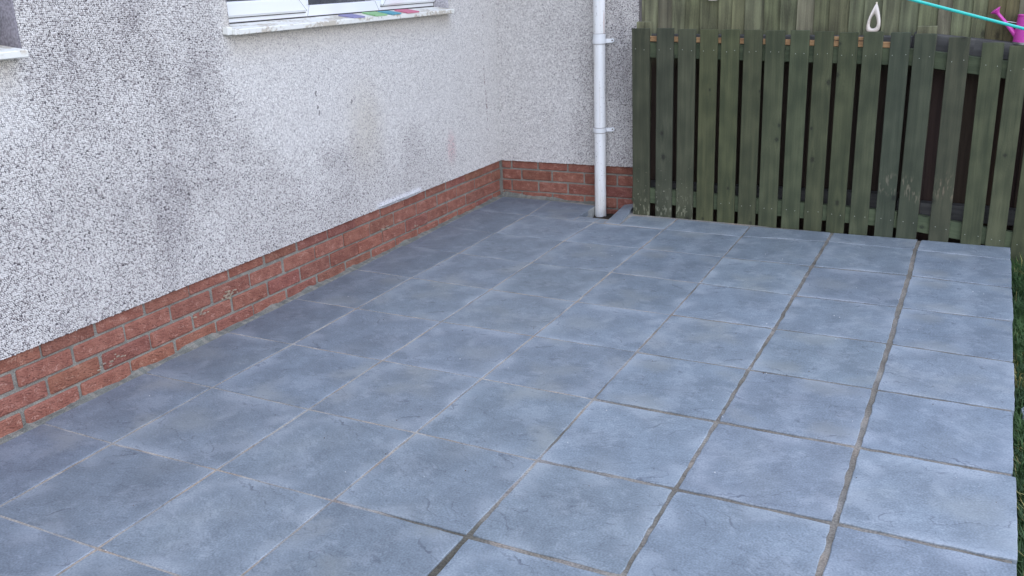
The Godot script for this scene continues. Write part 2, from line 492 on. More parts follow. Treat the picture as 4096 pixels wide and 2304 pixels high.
func build_house() -> Node3D:
	var house := thing("house", "white pebble-dashed house with red brick base course and two white windows", "house")
	# the yard falls away from the house, so against the patio the house leans a little
	house.transform = Transform3D(Basis(Vector3.RIGHT, -0.008) * Basis(Vector3.BACK, 0.012), Vector3.ZERO)
	var W := 0.404   # main window opening
	var W2 := 2.235
	var V := 3.235   # near window opening
	var V2 := 4.85
	var YS := 1.262
	var YT := 2.35
	var TOP := 5.0
	# dash coat on the two walls: front skin
	var mb := MB.new()
	var st := 0.05
	face_grid(mb, true, -0.21, W, 0.246, 1.8, st)
	face_grid(mb, true, W, W2, 0.246, YS - 0.03, st)
	face_grid(mb, true, W2, V, 0.246, 1.8, st)
	face_grid(mb, true, V, 4.2, 0.246, YS - 0.03, st)
	face_grid(mb, true, 4.2, 9.0, 0.246, YS - 0.03, 0.4)
	face_grid(mb, true, -0.21, W, 1.8, TOP, 0.3)
	face_grid(mb, true, W, W2, YT, TOP, 0.3)
	face_grid(mb, true, W2, V, 1.8, TOP, 0.3)
	face_grid(mb, true, V, V2, YT, TOP, 0.4)
	face_grid(mb, true, V2, 9.0, YS - 0.03, TOP, 0.4)
	face_grid(mb, false, RFACE, 0.975, 0.246, 1.8, st)
	face_grid(mb, false, RFACE, 0.975, 1.8, TOP, 0.3)
	mb.col = lin(120, 114, 112)
	mb.quad(Vector3(0, 0.246, 9), Vector3(0, 0.246, -0.21), Vector3(RFACE, 0.246, -0.21), Vector3(RFACE, 0.246, 9))
	mb.quad(Vector3(0, 0.246, -0.21), Vector3(0.975, 0.246, -0.21), Vector3(0.975, 0.246, -0.21 + RFACE), Vector3(0, 0.246, -0.21 + RFACE))
	mb.quad(Vector3(0.975, 0.246, -0.21 + RFACE), Vector3(0.975, 0.246, -2.0), Vector3(0.975, TOP, -2.0), Vector3(0.975, TOP, -0.21 + RFACE))
	part("dash_coat", mb.mesh(), m_render, house)
	# the wall behind it
	mb = MB.new()
	mb.col = lin(150, 146, 146)
	var xa := -0.25
	var xb := RFACE - 0.004
	mb.box(Vector3(xa, 0.2462, -0.3), Vector3(xb, TOP, W), 0.0)
	mb.box(Vector3(xa, 0.2462, W), Vector3(xb, YS - 0.03, W2), 0.0)
	mb.box(Vector3(xa, YT, W), Vector3(xb, TOP, W2), 0.0)
	mb.box(Vector3(xa, 0.2462, W2), Vector3(xb, TOP, V), 0.0)
	mb.box(Vector3(xa, 0.2462, V), Vector3(xb, YS - 0.03, V2), 0.0)
	mb.box(Vector3(xa, YT, V), Vector3(xb, TOP, V2), 0.0)
	mb.box(Vector3(xa, 0.2462, V2), Vector3(xb, TOP, 9.0), 0.0)
	mb.box(Vector3(xb, 0.2462, -0.45), Vector3(0.971, TOP, -0.21 + RFACE - 0.004), 0.0)
	mb.box(Vector3(0.72, -0.3, -6.0), Vector3(0.971, TOP, -0.451), 0.0)
	mb.box(Vector3(-6.0, -0.3, 9.0), Vector3(xb, TOP, 9.25), 0.0)
	mb.box(Vector3(-6.25, -0.3, -6.0), Vector3(-6.0, TOP, 9.25), 0.0)
	mb.box(Vector3(-6.0, -0.3, -6.25), Vector3(0.971, TOP, -6.0), 0.0)
	part("wall", mb.mesh(), m_plaster, house)
	mb = MB.new()
	mb.col = lin(96, 70, 58)
	mb.box(Vector3(-6.5, TOP, -6.5), Vector3(0.3, TOP + 0.25, 9.5), 0.0)
	mb.box(Vector3(0.3, TOP, -6.5), Vector3(1.27, TOP + 0.25, 0.1), 0.0)
	part("roof", mb.mesh(), m_plaster, house)
	mb = MB.new()
	mb.box(Vector3(-5.999, 0.3, -5.99), Vector3(xa - 0.001, 0.4, 8.99), 0.0)
	part("floor", mb.mesh(), m_dark, house)
	# mortar core of the brick base
	mb = MB.new()
	mb.col = lin(150, 146, 136)
	mb.box(Vector3(xa, -0.3, -0.45), Vector3(-0.007, 0.2458, 9.0), 0.0)
	mb.box(Vector3(-0.007, -0.3, -0.45), Vector3(0.971, 0.2458, -0.217), 0.0)
	part("mortar", mb.mesh(), m_mortar, house)
	var beds := [0.188, 0.1135, 0.039, -0.0355, -0.11]
	for c in 5:
		var y0: float = beds[c] + 0.005
		var y1: float = y0 + 0.0655
		if c == 0: y1 = 0.2455
		var off := 2.662 if c % 2 == 0 else 2.537
		if c < 4:
			var k := -13
			while k < 9:
				var z0 := off + 0.238 * k + rng.randf_range(-0.006, 0.006)
				var z1 := off + 0.238 * (k + 1) - 0.010
				k += 1
				if z1 < -0.19 or z0 > 4.9: continue
				z0 = maxf(z0, -0.2)
				var dx := rng.randf_range(-0.003, 0.003)
				brick(house, Vector3(-0.06, y0 + rng.randf_range(-0.002, 0.002), z0), Vector3(dx, y1 + rng.randf_range(-0.002, 0.001), z1))
		var xs := [0.006, 0.080, 0.276, 0.490, 0.722, 0.965] if c % 2 == 0 else [0.006, 0.154, 0.376, 0.606, 0.832, 0.968]
		for q in xs.size() - 1:
			if c == 4 and q < 3: continue
			brick(house, Vector3(xs[q] + 0.005, y0 + rng.randf_range(-0.002, 0.002), -0.26), Vector3(xs[q + 1] - 0.005, y1, -0.21 + rng.randf_range(-0.003, 0.002)))
	# pebble dash: every chip of the visible walls
	var xs3 := [[], [], []]
	var cs3 := [[], [], []]
	var pitch := 0.0076
	var r2 := RandomNumberGenerator.new()
	r2.seed = 5
	for wall in 2:
		var a1 := 4.0 if wall == 0 else 0.975
		var rows := int((1.8 - 0.248) / (pitch * 0.87))
		for j in rows:
			var a := -0.2 if wall == 0 else 0.0125
			a += pitch * 0.5 * (j % 2)
			while a < a1:
				var y := 0.249 + j * pitch * 0.87 + r2.randf_range(-0.0014, 0.0014)
				var aa := a + r2.randf_range(-0.0014, 0.0014)
				a += pitch
				if wall == 0 and y > YS - 0.035 and ((aa > W - 0.004 and aa < W2 + 0.004) or aa > V - 0.004): continue
				var d := dirt_left(aa, y) if wall == 0 else dirt_back(aa, y)
				var r := r2.randf()
				if r2.randf() < 0.004 + 0.006 * d: continue
				var c := chip_color(d, r)
				if wall == 0: c = tint_left(c, aa, y, r)
				else: c = c.lerp(lin(104, 97, 101), 0.22 * streak(aa + 20.0, y, d))
				var s := r2.randf_range(0.0034, 0.0049)
				var out := lerpf(0.0011, 0.0034, d)
				var ba := Basis(Vector3(r2.randf_range(-1, 1), r2.randf_range(-1, 1), r2.randf_range(-1, 1)).normalized(), r2.randf() * TAU)
				var flat := Basis.from_scale(Vector3(out, s, s * r2.randf_range(0.85, 1.35)))
				var at := Vector3(RFACE, y, aa)
				var spin := Basis(Vector3.RIGHT, r2.randf() * TAU)
				if wall == 1:
					at = Vector3(aa, y, -0.21 + RFACE)
					spin = Basis(Vector3.UP, -PI / 2) * spin
				var k := r2.randi() % 3
				xs3[k].append(Transform3D(spin * flat * ba, at))
				cs3[k].append(c)
	for k in 3: multi(chip_mesh(900 + k), xs3[k], cs3[k], "pebble_dash", m_chip, house)
	# a lip of white plaster left below the dash, and crumbs of pale mortar stuck to the bricks
	mb = MB.new()
	mb.col = lin(176, 175, 174)
	var lip := []
	for k in 41:
		var z := lerpf(0.84, 1.27, k / 40.0)
		var e := S(0.84, 0.9, z) * S(1.27, 1.2, z)
		lip.append([z, 0.2455 - e * (0.003 + 0.005 * absf(n_dirt2.get_noise_2d(z * 40.0, 1.0)))])
	for k in 40:
		var a = lip[k]
		var b = lip[k + 1]
		mb.quad(Vector3(RFACE + 0.001, a[1], a[0]), Vector3(RFACE + 0.001, b[1], b[0]), Vector3(RFACE + 0.0035, 0.256, b[0]), Vector3(RFACE + 0.0035, 0.256, a[0]))
		mb.quad(Vector3(0.001, 0.2459, b[0]), Vector3(RFACE + 0.001, b[1], b[0]), Vector3(RFACE + 0.001, a[1], a[0]), Vector3(0.001, 0.2459, a[0]))
	part("plaster_lip", mb.mesh(), m_plaster, house)
	mb = MB.new()
	for q in [[2.43, 0.128, 26, 0.035], [2.62, 0.1, 10, 0.05], [1.2, 0.12, 8, 0.06], [3.1, 0.07, 12, 0.07], [0.9, 0.06, 9, 0.06]]:
		for k in q[2]:
			var z: float = q[0] + rng.randfn(0.0, q[3] * 0.5)
			var y: float = q[1] + rng.randfn(0.0, 0.009)
			var w := rng.randf_range(0.003, 0.009)
			var h := rng.randf_range(0.0015, 0.004)
			mb.col = lin(190, 174, 148).lerp(lin(160, 140, 124), rng.randf())
			mb.box(Vector3(-0.004, y - h, z - w), Vector3(0.0035, y + h, z + w), 0.0015, 1, Vector2.ONE, Vector2.ZERO)
	part("mortar_crumbs", mb.mesh(), m_mortar, house, "", "stuff")
	# window reveals
	mb = MB.new()
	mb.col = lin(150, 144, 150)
	mb.box(Vector3(-0.0801, YS - 0.03, V - 0.006), Vector3(RFACE + 0.003, YT, V - 0.0002 + 0.002), 0.001)
	part("reveal", mb.mesh(), m_plaster, house, "smooth dark grey plaster at the side of the near window opening")
	mb = MB.new()
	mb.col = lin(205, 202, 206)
	mb.box(Vector3(-0.0801, YS - 0.01, W - 0.006), Vector3(RFACE + 0.004, YT, W + 0.002), 0.001)
	part("reveal", mb.mesh(), m_plaster, house, "smooth pale plaster at the far side of the window opening")
	window(house, W + 0.002, W2, YS, YT, true)
	window(house, V + 0.002, V2, YS - 0.003, YT, false)
	return house

func window(house: Node3D, z0: float, z1: float, y0: float, y1: float, three: bool) -> void:
	var fr := MB.new()
	var xf := -0.08
	var w := 0.045
	fr.box(Vector3(-0.15, y0 - 0.03, z0), Vector3(xf, y0 + 0.055, z1), 0.004)
	fr.box(Vector3(-0.15, y1 - w, z0), Vector3(xf, y1, z1), 0.004)
	var bars := [z0, z1 - w]
	if three: bars = [z0, 0.966, 1.572, z1 - w]
	for b in bars: fr.box(Vector3(-0.149, y0 + 0.055, b), Vector3(xf - 0.001, y1 - w, b + w), 0.004)
	var win := part("window", fr.mesh(), m_upvc, house)
	var bays := [[0.39 + 0.02, 0.966, true], [0.966, 1.60, false], [1.61, z1 - 0.004, true]] if three else [[z0 + 0.01, z1 - 0.01, true]]
	for b in bays:
		var a: float = b[0]
		var e: float = b[1]
		if b[2]:
			var s := MB.new()
			var yb := y0 + 0.026
			var yt := y1 - 0.012
			var fx := xf + 0.018
			var sw := 0.066
			# sash rails with a sloped lower lip
			for q in [[Vector3(xf - 0.02, yb, a), Vector3(fx, yb + sw, e)], [Vector3(xf - 0.02, yt - sw, a), Vector3(fx, yt, e)], [Vector3(xf - 0.021, yb + sw, a), Vector3(fx - 0.001, yt - sw, a + sw)], [Vector3(xf - 0.021, yb + sw, e - sw), Vector3(fx - 0.001, yt - sw, e)]]:
				s.box(q[0], q[1], 0.009)
			part("sash", s.mesh(), m_upvc, win)
			s = MB.new()
			s.box(Vector3(xf - 0.012, yb + sw - 0.01, a + sw - 0.01), Vector3(xf - 0.006, yt - sw + 0.01, e - sw + 0.01), 0.0)
			part("pane", s.mesh(), m_glass, win)
		else:
			var s := MB.new()
			s.box(Vector3(xf - 0.03, y0 + 0.045, a + 0.03), Vector3(xf - 0.024, y1 - w + 0.01, e), 0.0)
			part("pane", s.mesh(), m_glass, win)
	# dark strips drawing the shadow gaps along sill and sashes, and the mitre lines
	var g := MB.new()
	g.box(Vector3(xf - 0.002, y0 - 0.004, z0 + 0.002), Vector3(xf + 0.0035, y0 + 0.0055, z1 - 0.002), 0.001)
	for b in bays:
		if b[2]:
			g.box(Vector3(xf - 0.001, y0 + 0.0225, b[0]), Vector3(xf + 0.006, y0 + 0.0262, b[1]), 0.0005)
			for e in [0, 1]:
				var zc: float = b[e]
				var dz := 0.066 * (1.0 if e == 0 else -1.0)
				g.tube([Vector3(xf + 0.0176, y0 + 0.03, zc + dz * 0.06), Vector3(xf + 0.0176, y0 + 0.026 + 0.066, zc + dz)], [0.0009, 0.0009], 6)
		else:
			for e in [0, 1]:
				var zc: float = b[e] + (0.045 if e == 0 else -0.028)
				g.tube([Vector3(xf - 0.0002, y0 + 0.054, zc), Vector3(xf - 0.0002, y0 + 0.006, zc + (-0.03 if e == 0 else 0.02))], [0.0009, 0.0009], 6)
	part("shadow_seam", g.mesh(), mat(srgb(58, 54, 52), 0.9), win)
	# sill, sloping outwards; the near end carries a small upstand
	var s := MB.new()
	var ze := z1 + 0.035 if three else z1 + 0.05
	var tilt := Transform3D(Basis(Vector3.BACK, -0.118), Vector3(-0.08, y0, 0))
	s.box(Vector3(0.0, -0.024, z0 - 0.012 + 0.015), Vector3(0.142, 0.0, z1 - 0.002), 0.003, 2, Vector2(0.18, 1.9), Vector2(0.2, 0.1), tilt)
	s.box(Vector3(0.096, -0.0242, z1 - 0.0019), Vector3(0.142, 0.0, ze - 0.014), 0.003, 2, Vector2(0.18, 1.9), Vector2(0.2, 0.1), tilt)
	s.box(Vector3(0.094, -0.0245, ze - 0.0138), Vector3(0.125, 0.008, ze + 0.012), 0.003, 2, Vector2(0.18, 1.9), Vector2(0.2, 0.1), tilt)
	part("sill", s.mesh(), m_sill, win)

# ---------------------------------------------------------------- the patio
var PX := [0.012, 0.383, 0.836, 1.288, 1.743, 2.193, 2.647, 3.094]
var PZ := [0.0, 0.20, 0.65, 1.107, 1.57, 2.035, 2.503, 2.977, 3.443, 3.908, 4.372, 4.836, 5.30, 5.76]
# where joints were seen to cross, as [column, row, x, z]
var SEEN := [[0, 0, 0.018, -0.175], [1, 0, 0.38, -0.176], [3, 0, 1.292, -0.005], [4, 0, 1.736, 0.006], [5, 0, 2.191, -0.017], [6, 0, 2.648, -0.033], [7, 0, 3.092, -0.038],
	[0, 1, 0.016, 0.212], [1, 1, 0.398, 0.221], [2, 1, 0.850, 0.240], [3, 1, 1.290, 0.243], [4, 1, 1.739, 0.235], [5, 1, 2.193, 0.172], [6, 1, 2.641, 0.168], [7, 1, 3.091, 0.187],
	[0, 2, 0.016, 0.615], [1, 2, 0.397, 0.66], [2, 2, 0.839, 0.671], [3, 2, 1.288, 0.652], [4, 2, 1.741, 0.655], [5, 2, 2.193, 0.648], [6, 2, 2.649, 0.63], [7, 2, 3.091, 0.655],
	[0, 3, 0.015, 1.08], [1, 3, 0.394, 1.093], [2, 3, 0.841, 1.109], [3, 3, 1.284, 1.106], [4, 3, 1.743, 1.111], [5, 3, 2.195, 1.124], [6, 3, 2.647, 1.113], [7, 3, 3.094, 1.113],
	[0, 4, 0.012, 1.542], [1, 4, 0.380, 1.553], [2, 4, 0.839, 1.566], [3, 4, 1.292, 1.574], [4, 4, 1.746, 1.578], [5, 4, 2.197, 1.575], [6, 4, 2.651, 1.567], [7, 4, 3.096, 1.585],
	[0, 7, 0.010, 2.972], [1, 7, 0.376, 2.971], [4, 7, 1.744, 2.985], [7, 6, 3.094, 2.503], [0, 8, 0.010, 3.439], [1, 8, 0.381, 3.45]]
var n_edge := fnl(81, 1.0, 2)
var n_joint := fnl(82, 1.0, 3)

func crossing(i: int, j: int) -> Vector2:
	for q in SEEN:
		if q[0] == i and q[1] == j: return Vector2(q[2], q[3])
	return Vector2(PX[i], PZ[j])

func half_x(i: int, z: float) -> float:   # half the joint's width on the long joint i
	if i == 7: return 0.0
	if i == 0: return 0.0
	if i == 6: return 0.0102 - 0.0018 * S(1.0, 3.0, z)
	if i == 5: return 0.0084 - 0.0018 * S(0.5, 2.5, z)
	if i == 4 and z > 3.36: return 0.0045 + 0.010 * S(3.36, 3.55, z)
	return 0.0044

func half_z(j: int, x: float) -> float:
	if j == 0: return 0.0
	var h := 0.0041
	if x > 1.75: h = 0.0072 if j != 2 else 0.0095
	if x > 1.75 and j >= 6: h = 0.0095
	if j == 8 and x > 1.3 and x < 1.75: h = 0.007
	return h

func slab(parent: Node, cs: Array, ragged: float, tint: Color, dy: Array, anchor := Vector2(-1, -1), called := "paving_slab") -> void:
	# cs: four ground corners (x, z), back left, back right, front right, front left; dy: heights of those corners
	var k := rng.randi() % 8
	var per := 14
	var ring := []
	var mid := Vector3.ZERO
	for s in 4:
		var a: Vector2 = cs[s]
		var b: Vector2 = cs[(s + 1) % 4]
		var nrm := (b - a).orthogonal().normalized()   # points out
		for q in per:
			var t := float(q) / per
			var p := a.lerp(b, t)
			var jit := ragged * n_edge.get_noise_2d(p.x * 70.0, p.y * 70.0) * 2.0 * (0.4 + 0.6 * S(3.085, 3.07, p.x))
			if q == 0: p += ((cs[(s + 2) % 4] as Vector2) - a).normalized() * ragged * rng.randf_range(0.2, 1.8)
			else: p -= nrm * jit
			ring.append(Vector3(p.x, lerpf(dy[s], dy[(s + 1) % 4], t), p.y))
	for p in ring: mid += p / ring.size()
	var c0: Vector2 = cs[0]
	var flip := rng.randi() % 4
	var uvf := func(p: Vector3) -> Vector2:
		var q := Vector2((p.x - c0.x) / 0.455, (p.z - c0.y) / 0.47)
		if anchor.x >= 0.0: q += anchor
		q = q.clamp(Vector2(0.004, 0.004), Vector2(0.996, 0.996))
		if flip & 1: q.x = 1.0 - q.x
		if flip & 2: q.y = 1.0 - q.y
		return q
	var mb := MB.new()
	mb.col = tint
	var n := ring.size()
	var inner := []
	var low := []
	for i in n:
		var p: Vector3 = ring[i]
		var inw := (mid - p).normalized()
		inner.append(p + inw * 0.0028 - Vector3.UP * 0.0002)
		low.append(p - Vector3.UP * (0.0022 if ragged > 0.002 else 0.0016))
	for i in n:
		var j := (i + 1) % n
		mb.tri(mid, inner[j], inner[i], uvf.call(mid), uvf.call(inner[j]), uvf.call(inner[i]))
		mb.quad(inner[i], inner[j], low[j], low[i], uvf.call(inner[i]), uvf.call(inner[j]), uvf.call(low[j]), uvf.call(low[i]))
		var bi: Vector3 = low[i] - Vector3.UP * 0.034
		var bj: Vector3 = low[j] - Vector3.UP * 0.034
		mb.quad(low[i], low[j], bj, bi, uvf.call(low[i]), uvf.call(low[j]), uvf.call(bj), uvf.call(bi))
	part(called, mb.mesh(), m_slabs[k], parent)

func joint_dark(x: float, z: float) -> float:
	var w := n_joint.get_noise_2d(x * 3.0, z * 3.0)
	var d := S(1.55, 1.9, x + 0.25 * w) * clampf(0.8 + 0.7 * w, 0.25, 1.0)
	d = maxf(d, S(0.2, 0.08, Vector2((x - 1.735) * 1.3, (z - 3.57) * 0.7).length()))
	d = maxf(d, S(0.12, 0.05, Vector2((x - 1.62) * 0.6, (z - 3.44) * 2.0).length()) * 0.8)
	return d

func build_patio() -> void:
	var patio := Node3D.new()
	put(patio, "patio", self)
	patio.set_meta("kind", "structure")
	for j in 13:
		for i in 7:
			if j == 0 and i < 3: continue
			var cs := [crossing(i, j), crossing(i + 1, j), crossing(i + 1, j + 1), crossing(i, j + 1)]
			var zc: float = (cs[0].y + cs[2].y) * 0.5
			var xc: float = (cs[0].x + cs[2].x) * 0.5
			cs[0] += Vector2(half_x(i, cs[0].y), half_z(j, xc)); cs[1] += Vector2(-half_x(i + 1, cs[1].y), half_z(j, xc))
			cs[2] += Vector2(-half_x(i + 1, cs[2].y), -half_z(j + 1, xc)); cs[3] += Vector2(half_x(i, cs[3].y), -half_z(j + 1, xc))
			if i == 6:
				var sh := rng.randf_range(-0.005, 0.004)
				cs[1].x += sh; cs[2].x += sh + rng.randf_range(-0.001, 0.001)
			var base := rng.randf_range(0.0003, 0.0018)
			var dy := []
			for q in 4: dy.append(maxf(0.0002, base + rng.randf_range(-0.0012, 0.0012)))
			var t: float = rng.randf_range(0.86, 1.0) * [0.80, 0.88, 0.92, 0.95, 0.97, 0.985, 1.0][i]  # columns nearer the house are darker: shade by the wall painted into the tint
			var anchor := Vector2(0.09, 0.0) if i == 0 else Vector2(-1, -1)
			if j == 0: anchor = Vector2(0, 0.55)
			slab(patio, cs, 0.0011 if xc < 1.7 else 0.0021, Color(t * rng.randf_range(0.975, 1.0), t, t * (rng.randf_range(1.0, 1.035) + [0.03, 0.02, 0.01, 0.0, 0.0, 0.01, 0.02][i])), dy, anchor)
	# the cut row along the back wall, round the drain
	var z0 := [0.0006, 0.0006, 0.0006, 0.0006]
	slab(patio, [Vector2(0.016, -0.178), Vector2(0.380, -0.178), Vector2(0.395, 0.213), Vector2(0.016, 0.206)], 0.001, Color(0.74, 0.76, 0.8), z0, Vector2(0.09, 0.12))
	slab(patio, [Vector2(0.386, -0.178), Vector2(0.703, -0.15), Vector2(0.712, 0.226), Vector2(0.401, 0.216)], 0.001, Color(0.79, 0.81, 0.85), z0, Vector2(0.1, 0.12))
	slab(patio, [Vector2(0.716, 0.132), Vector2(0.846, 0.138), Vector2(0.846, 0.232), Vector2(0.716, 0.228)], 0.001, Color(0.95, 0.95, 0.96), z0, Vector2(0.2, 0.55))
	slab(patio, [Vector2(0.853, 0.142), Vector2(0.905, 0.146), Vector2(0.905, 0.236), Vector2(0.853, 0.232)], 0.002, Color(0.95, 0.94, 0.92), [0.0004, 0.0004, 0.0004, 0.0004], Vector2(0.1, 0.5))
	slab(patio, [Vector2(0.888, -0.19), Vector2(0.968, -0.19), Vector2(1.008, 0.222), Vector2(0.915, 0.222)], 0.001, Color(0.96, 0.96, 0.98), [0.012, 0.03, 0.002, 0.001], Vector2(0.4, 0.1))
	slab(patio, [Vector2(1.014, 0.012), Vector2(1.288, -0.004), Vector2(1.286, 0.238), Vector2(1.014, 0.236)], 0.001, Color(1, 1, 1), z0, Vector2(0.35, 0.5))
	# mortar in the joints: one bed under the slabs, its colour and level changing from old pale pointing to fresh dark pointing
	var mb := MB.new()
	var nx := 62
	var nz := 124
	var pt := func(i: int, j: int) -> Vector3:
		var x := lerpf(0.0, 3.085, float(i) / nx)
		var z := lerpf(-0.2, 5.74, float(j) / nz)
		if x > 1.0: z = maxf(z, -0.03)
		return Vector3(x, lerpf(-0.0010, -0.0042, joint_dark(x, z)) + 0.0006 * n_joint.get_noise_2d(x * 30.0, z * 30.0), z)
	for i in nx:
		for j in nz:
			var p := [pt.call(i, j), pt.call(i, j + 1), pt.call(i + 1, j + 1), pt.call(i + 1, j)]
			var m: Vector3 = (p[0] + p[2]) * 0.5
			if m.x > 0.69 and m.x < 0.93 and m.z < 0.14: continue
			for k in [0, 2, 1, 0, 3, 2]:
				var w := n_joint.get_noise_2d(p[k].x * 5.0 + 9.0, p[k].z * 5.0)
				var pale := lin(184, 178, 168).lerp(lin(184, 168, 150), S(0.0, 0.4, w))
				pale = pale.lerp(lin(134, 140, 148), 0.35 * S(-0.1, 0.3, n_joint.get_noise_2d(p[k].x * 4.0 + 30.0, p[k].z * 4.0)))
				mb.col = pale.lerp(lin(136, 129, 116).lerp(lin(104, 99, 86), S(3.3, 3.42, p[k].z) * S(1.9, 1.8, p[k].x)), joint_dark(p[k].x, p[k].z))
				mb.vert(p[k], Vector3.UP)
	part("joint_mortar", mb.mesh(), m_joint, patio)
	# haunching under the slabs and round the drain hole
	mb = MB.new()
	mb.col = lin(150, 152, 146)
	mb.box(Vector3(0.0, -0.2, -0.2), Vector3(0.698, -0.036, 5.74), 0.0)
	mb.box(Vector3(0.698, -0.2, 0.14), Vector3(0.93, -0.036, 5.74), 0.0)
	mb.box(Vector3(0.93, -0.2, -0.2), Vector3(1.0, -0.04, 5.74), 0.0)
	mb.box(Vector3(1.0, -0.2, -0.0), Vector3(3.07, -0.036, 5.74), 0.0)
	part("mortar_bed", mb.mesh(), m_mortar, patio)
	mb = MB.new()
	mb.col = lin(206, 208, 202)
	mb.box(Vector3(0.696, -0.13, -0.165), Vector3(0.706, -0.004, 0.125), 0.002)
	part("mortar_edge", mb.mesh(), m_mortar, patio)
	# fillet of mortar against the brick base
	mb = MB.new()
	for side in 2:
		var steps := 260 if side == 0 else 50
		var last := []
		for s in steps + 1:
			var t := float(s) / steps
			var along := lerpf(-0.2, 5.0, t) if side == 0 else lerpf(0.0, 0.7, t)
			var w := n_joint.get_noise_2d(along * 4.0, 5.0 + side * 7.0)
			var w2 := n_joint.get_noise_2d(along * 30.0, 15.0)
			var hh := 0.004 + 0.012 * S(-0.2, 0.6, w + 0.2 * w2)
			var out := 0.026 + 0.007 * w + 0.002 * w2
			if side == 1: hh += 0.012 * S(0.45, 0.1, along)
			var prof := [Vector2(-0.006, hh + 0.003), Vector2(0.003 + 0.002 * w2, hh), Vector2(0.008 + 0.003 * w2, hh * 0.45 + 0.003), Vector2(out * 0.7, 0.0045), Vector2(out + 0.006, 0.0004)]
			var row := []
			for q in prof:
				if side == 0: row.append(Vector3(q.x + 0.002, q.y, along))
				else: row.append(Vector3(along, q.y - 0.004 * t, -0.207 + q.x))
			if s > 0:
				for k in prof.size() - 1:
					mb.col = lin(128, 131, 122).lerp(lin(152, 150, 139), S(-0.2, 0.3, w2))
					if side == 0: mb.quad(row[k], last[k], last[k + 1], row[k + 1])
					else: mb.quad(last[k], row[k], row[k + 1], last[k + 1])
			last = row
	part("mortar_fillet", mb.mesh(), m_mortar, patio)

# ---------------------------------------------------------------- fences
const LEAN := 0.0125   # the fence leans against the patio's fall
func along(xs: Array, ys: Array, x: float) -> float:
	for i in xs.size() - 1:
		if x <= xs[i + 1] or i == xs.size() - 2:
			return lerpf(ys[i], ys[i + 1], (x - xs[i]) / (xs[i + 1] - xs[i]))
	return ys[-1]

# a horizontal timber whose top and bottom follow two lines, cut into straight pieces
func sloped_bar(mb: MB, x0: float, x1: float, t0: float, t1: float, h0: float, h1: float, za: float, zb: float, tile: Vector2, off: Vector2) -> void:
	var ang := atan2(t1 - t0, x1 - x0)
	var L := Vector2(x1 - x0, t1 - t0).length()
	mb.box(Vector3(0, -(h0 + h1) * 0.5, za), Vector3(L, 0, zb), 0.003, 0, tile, off, Transform3D(Basis(Vector3.BACK, ang), Vector3(x0, t0, 0)))

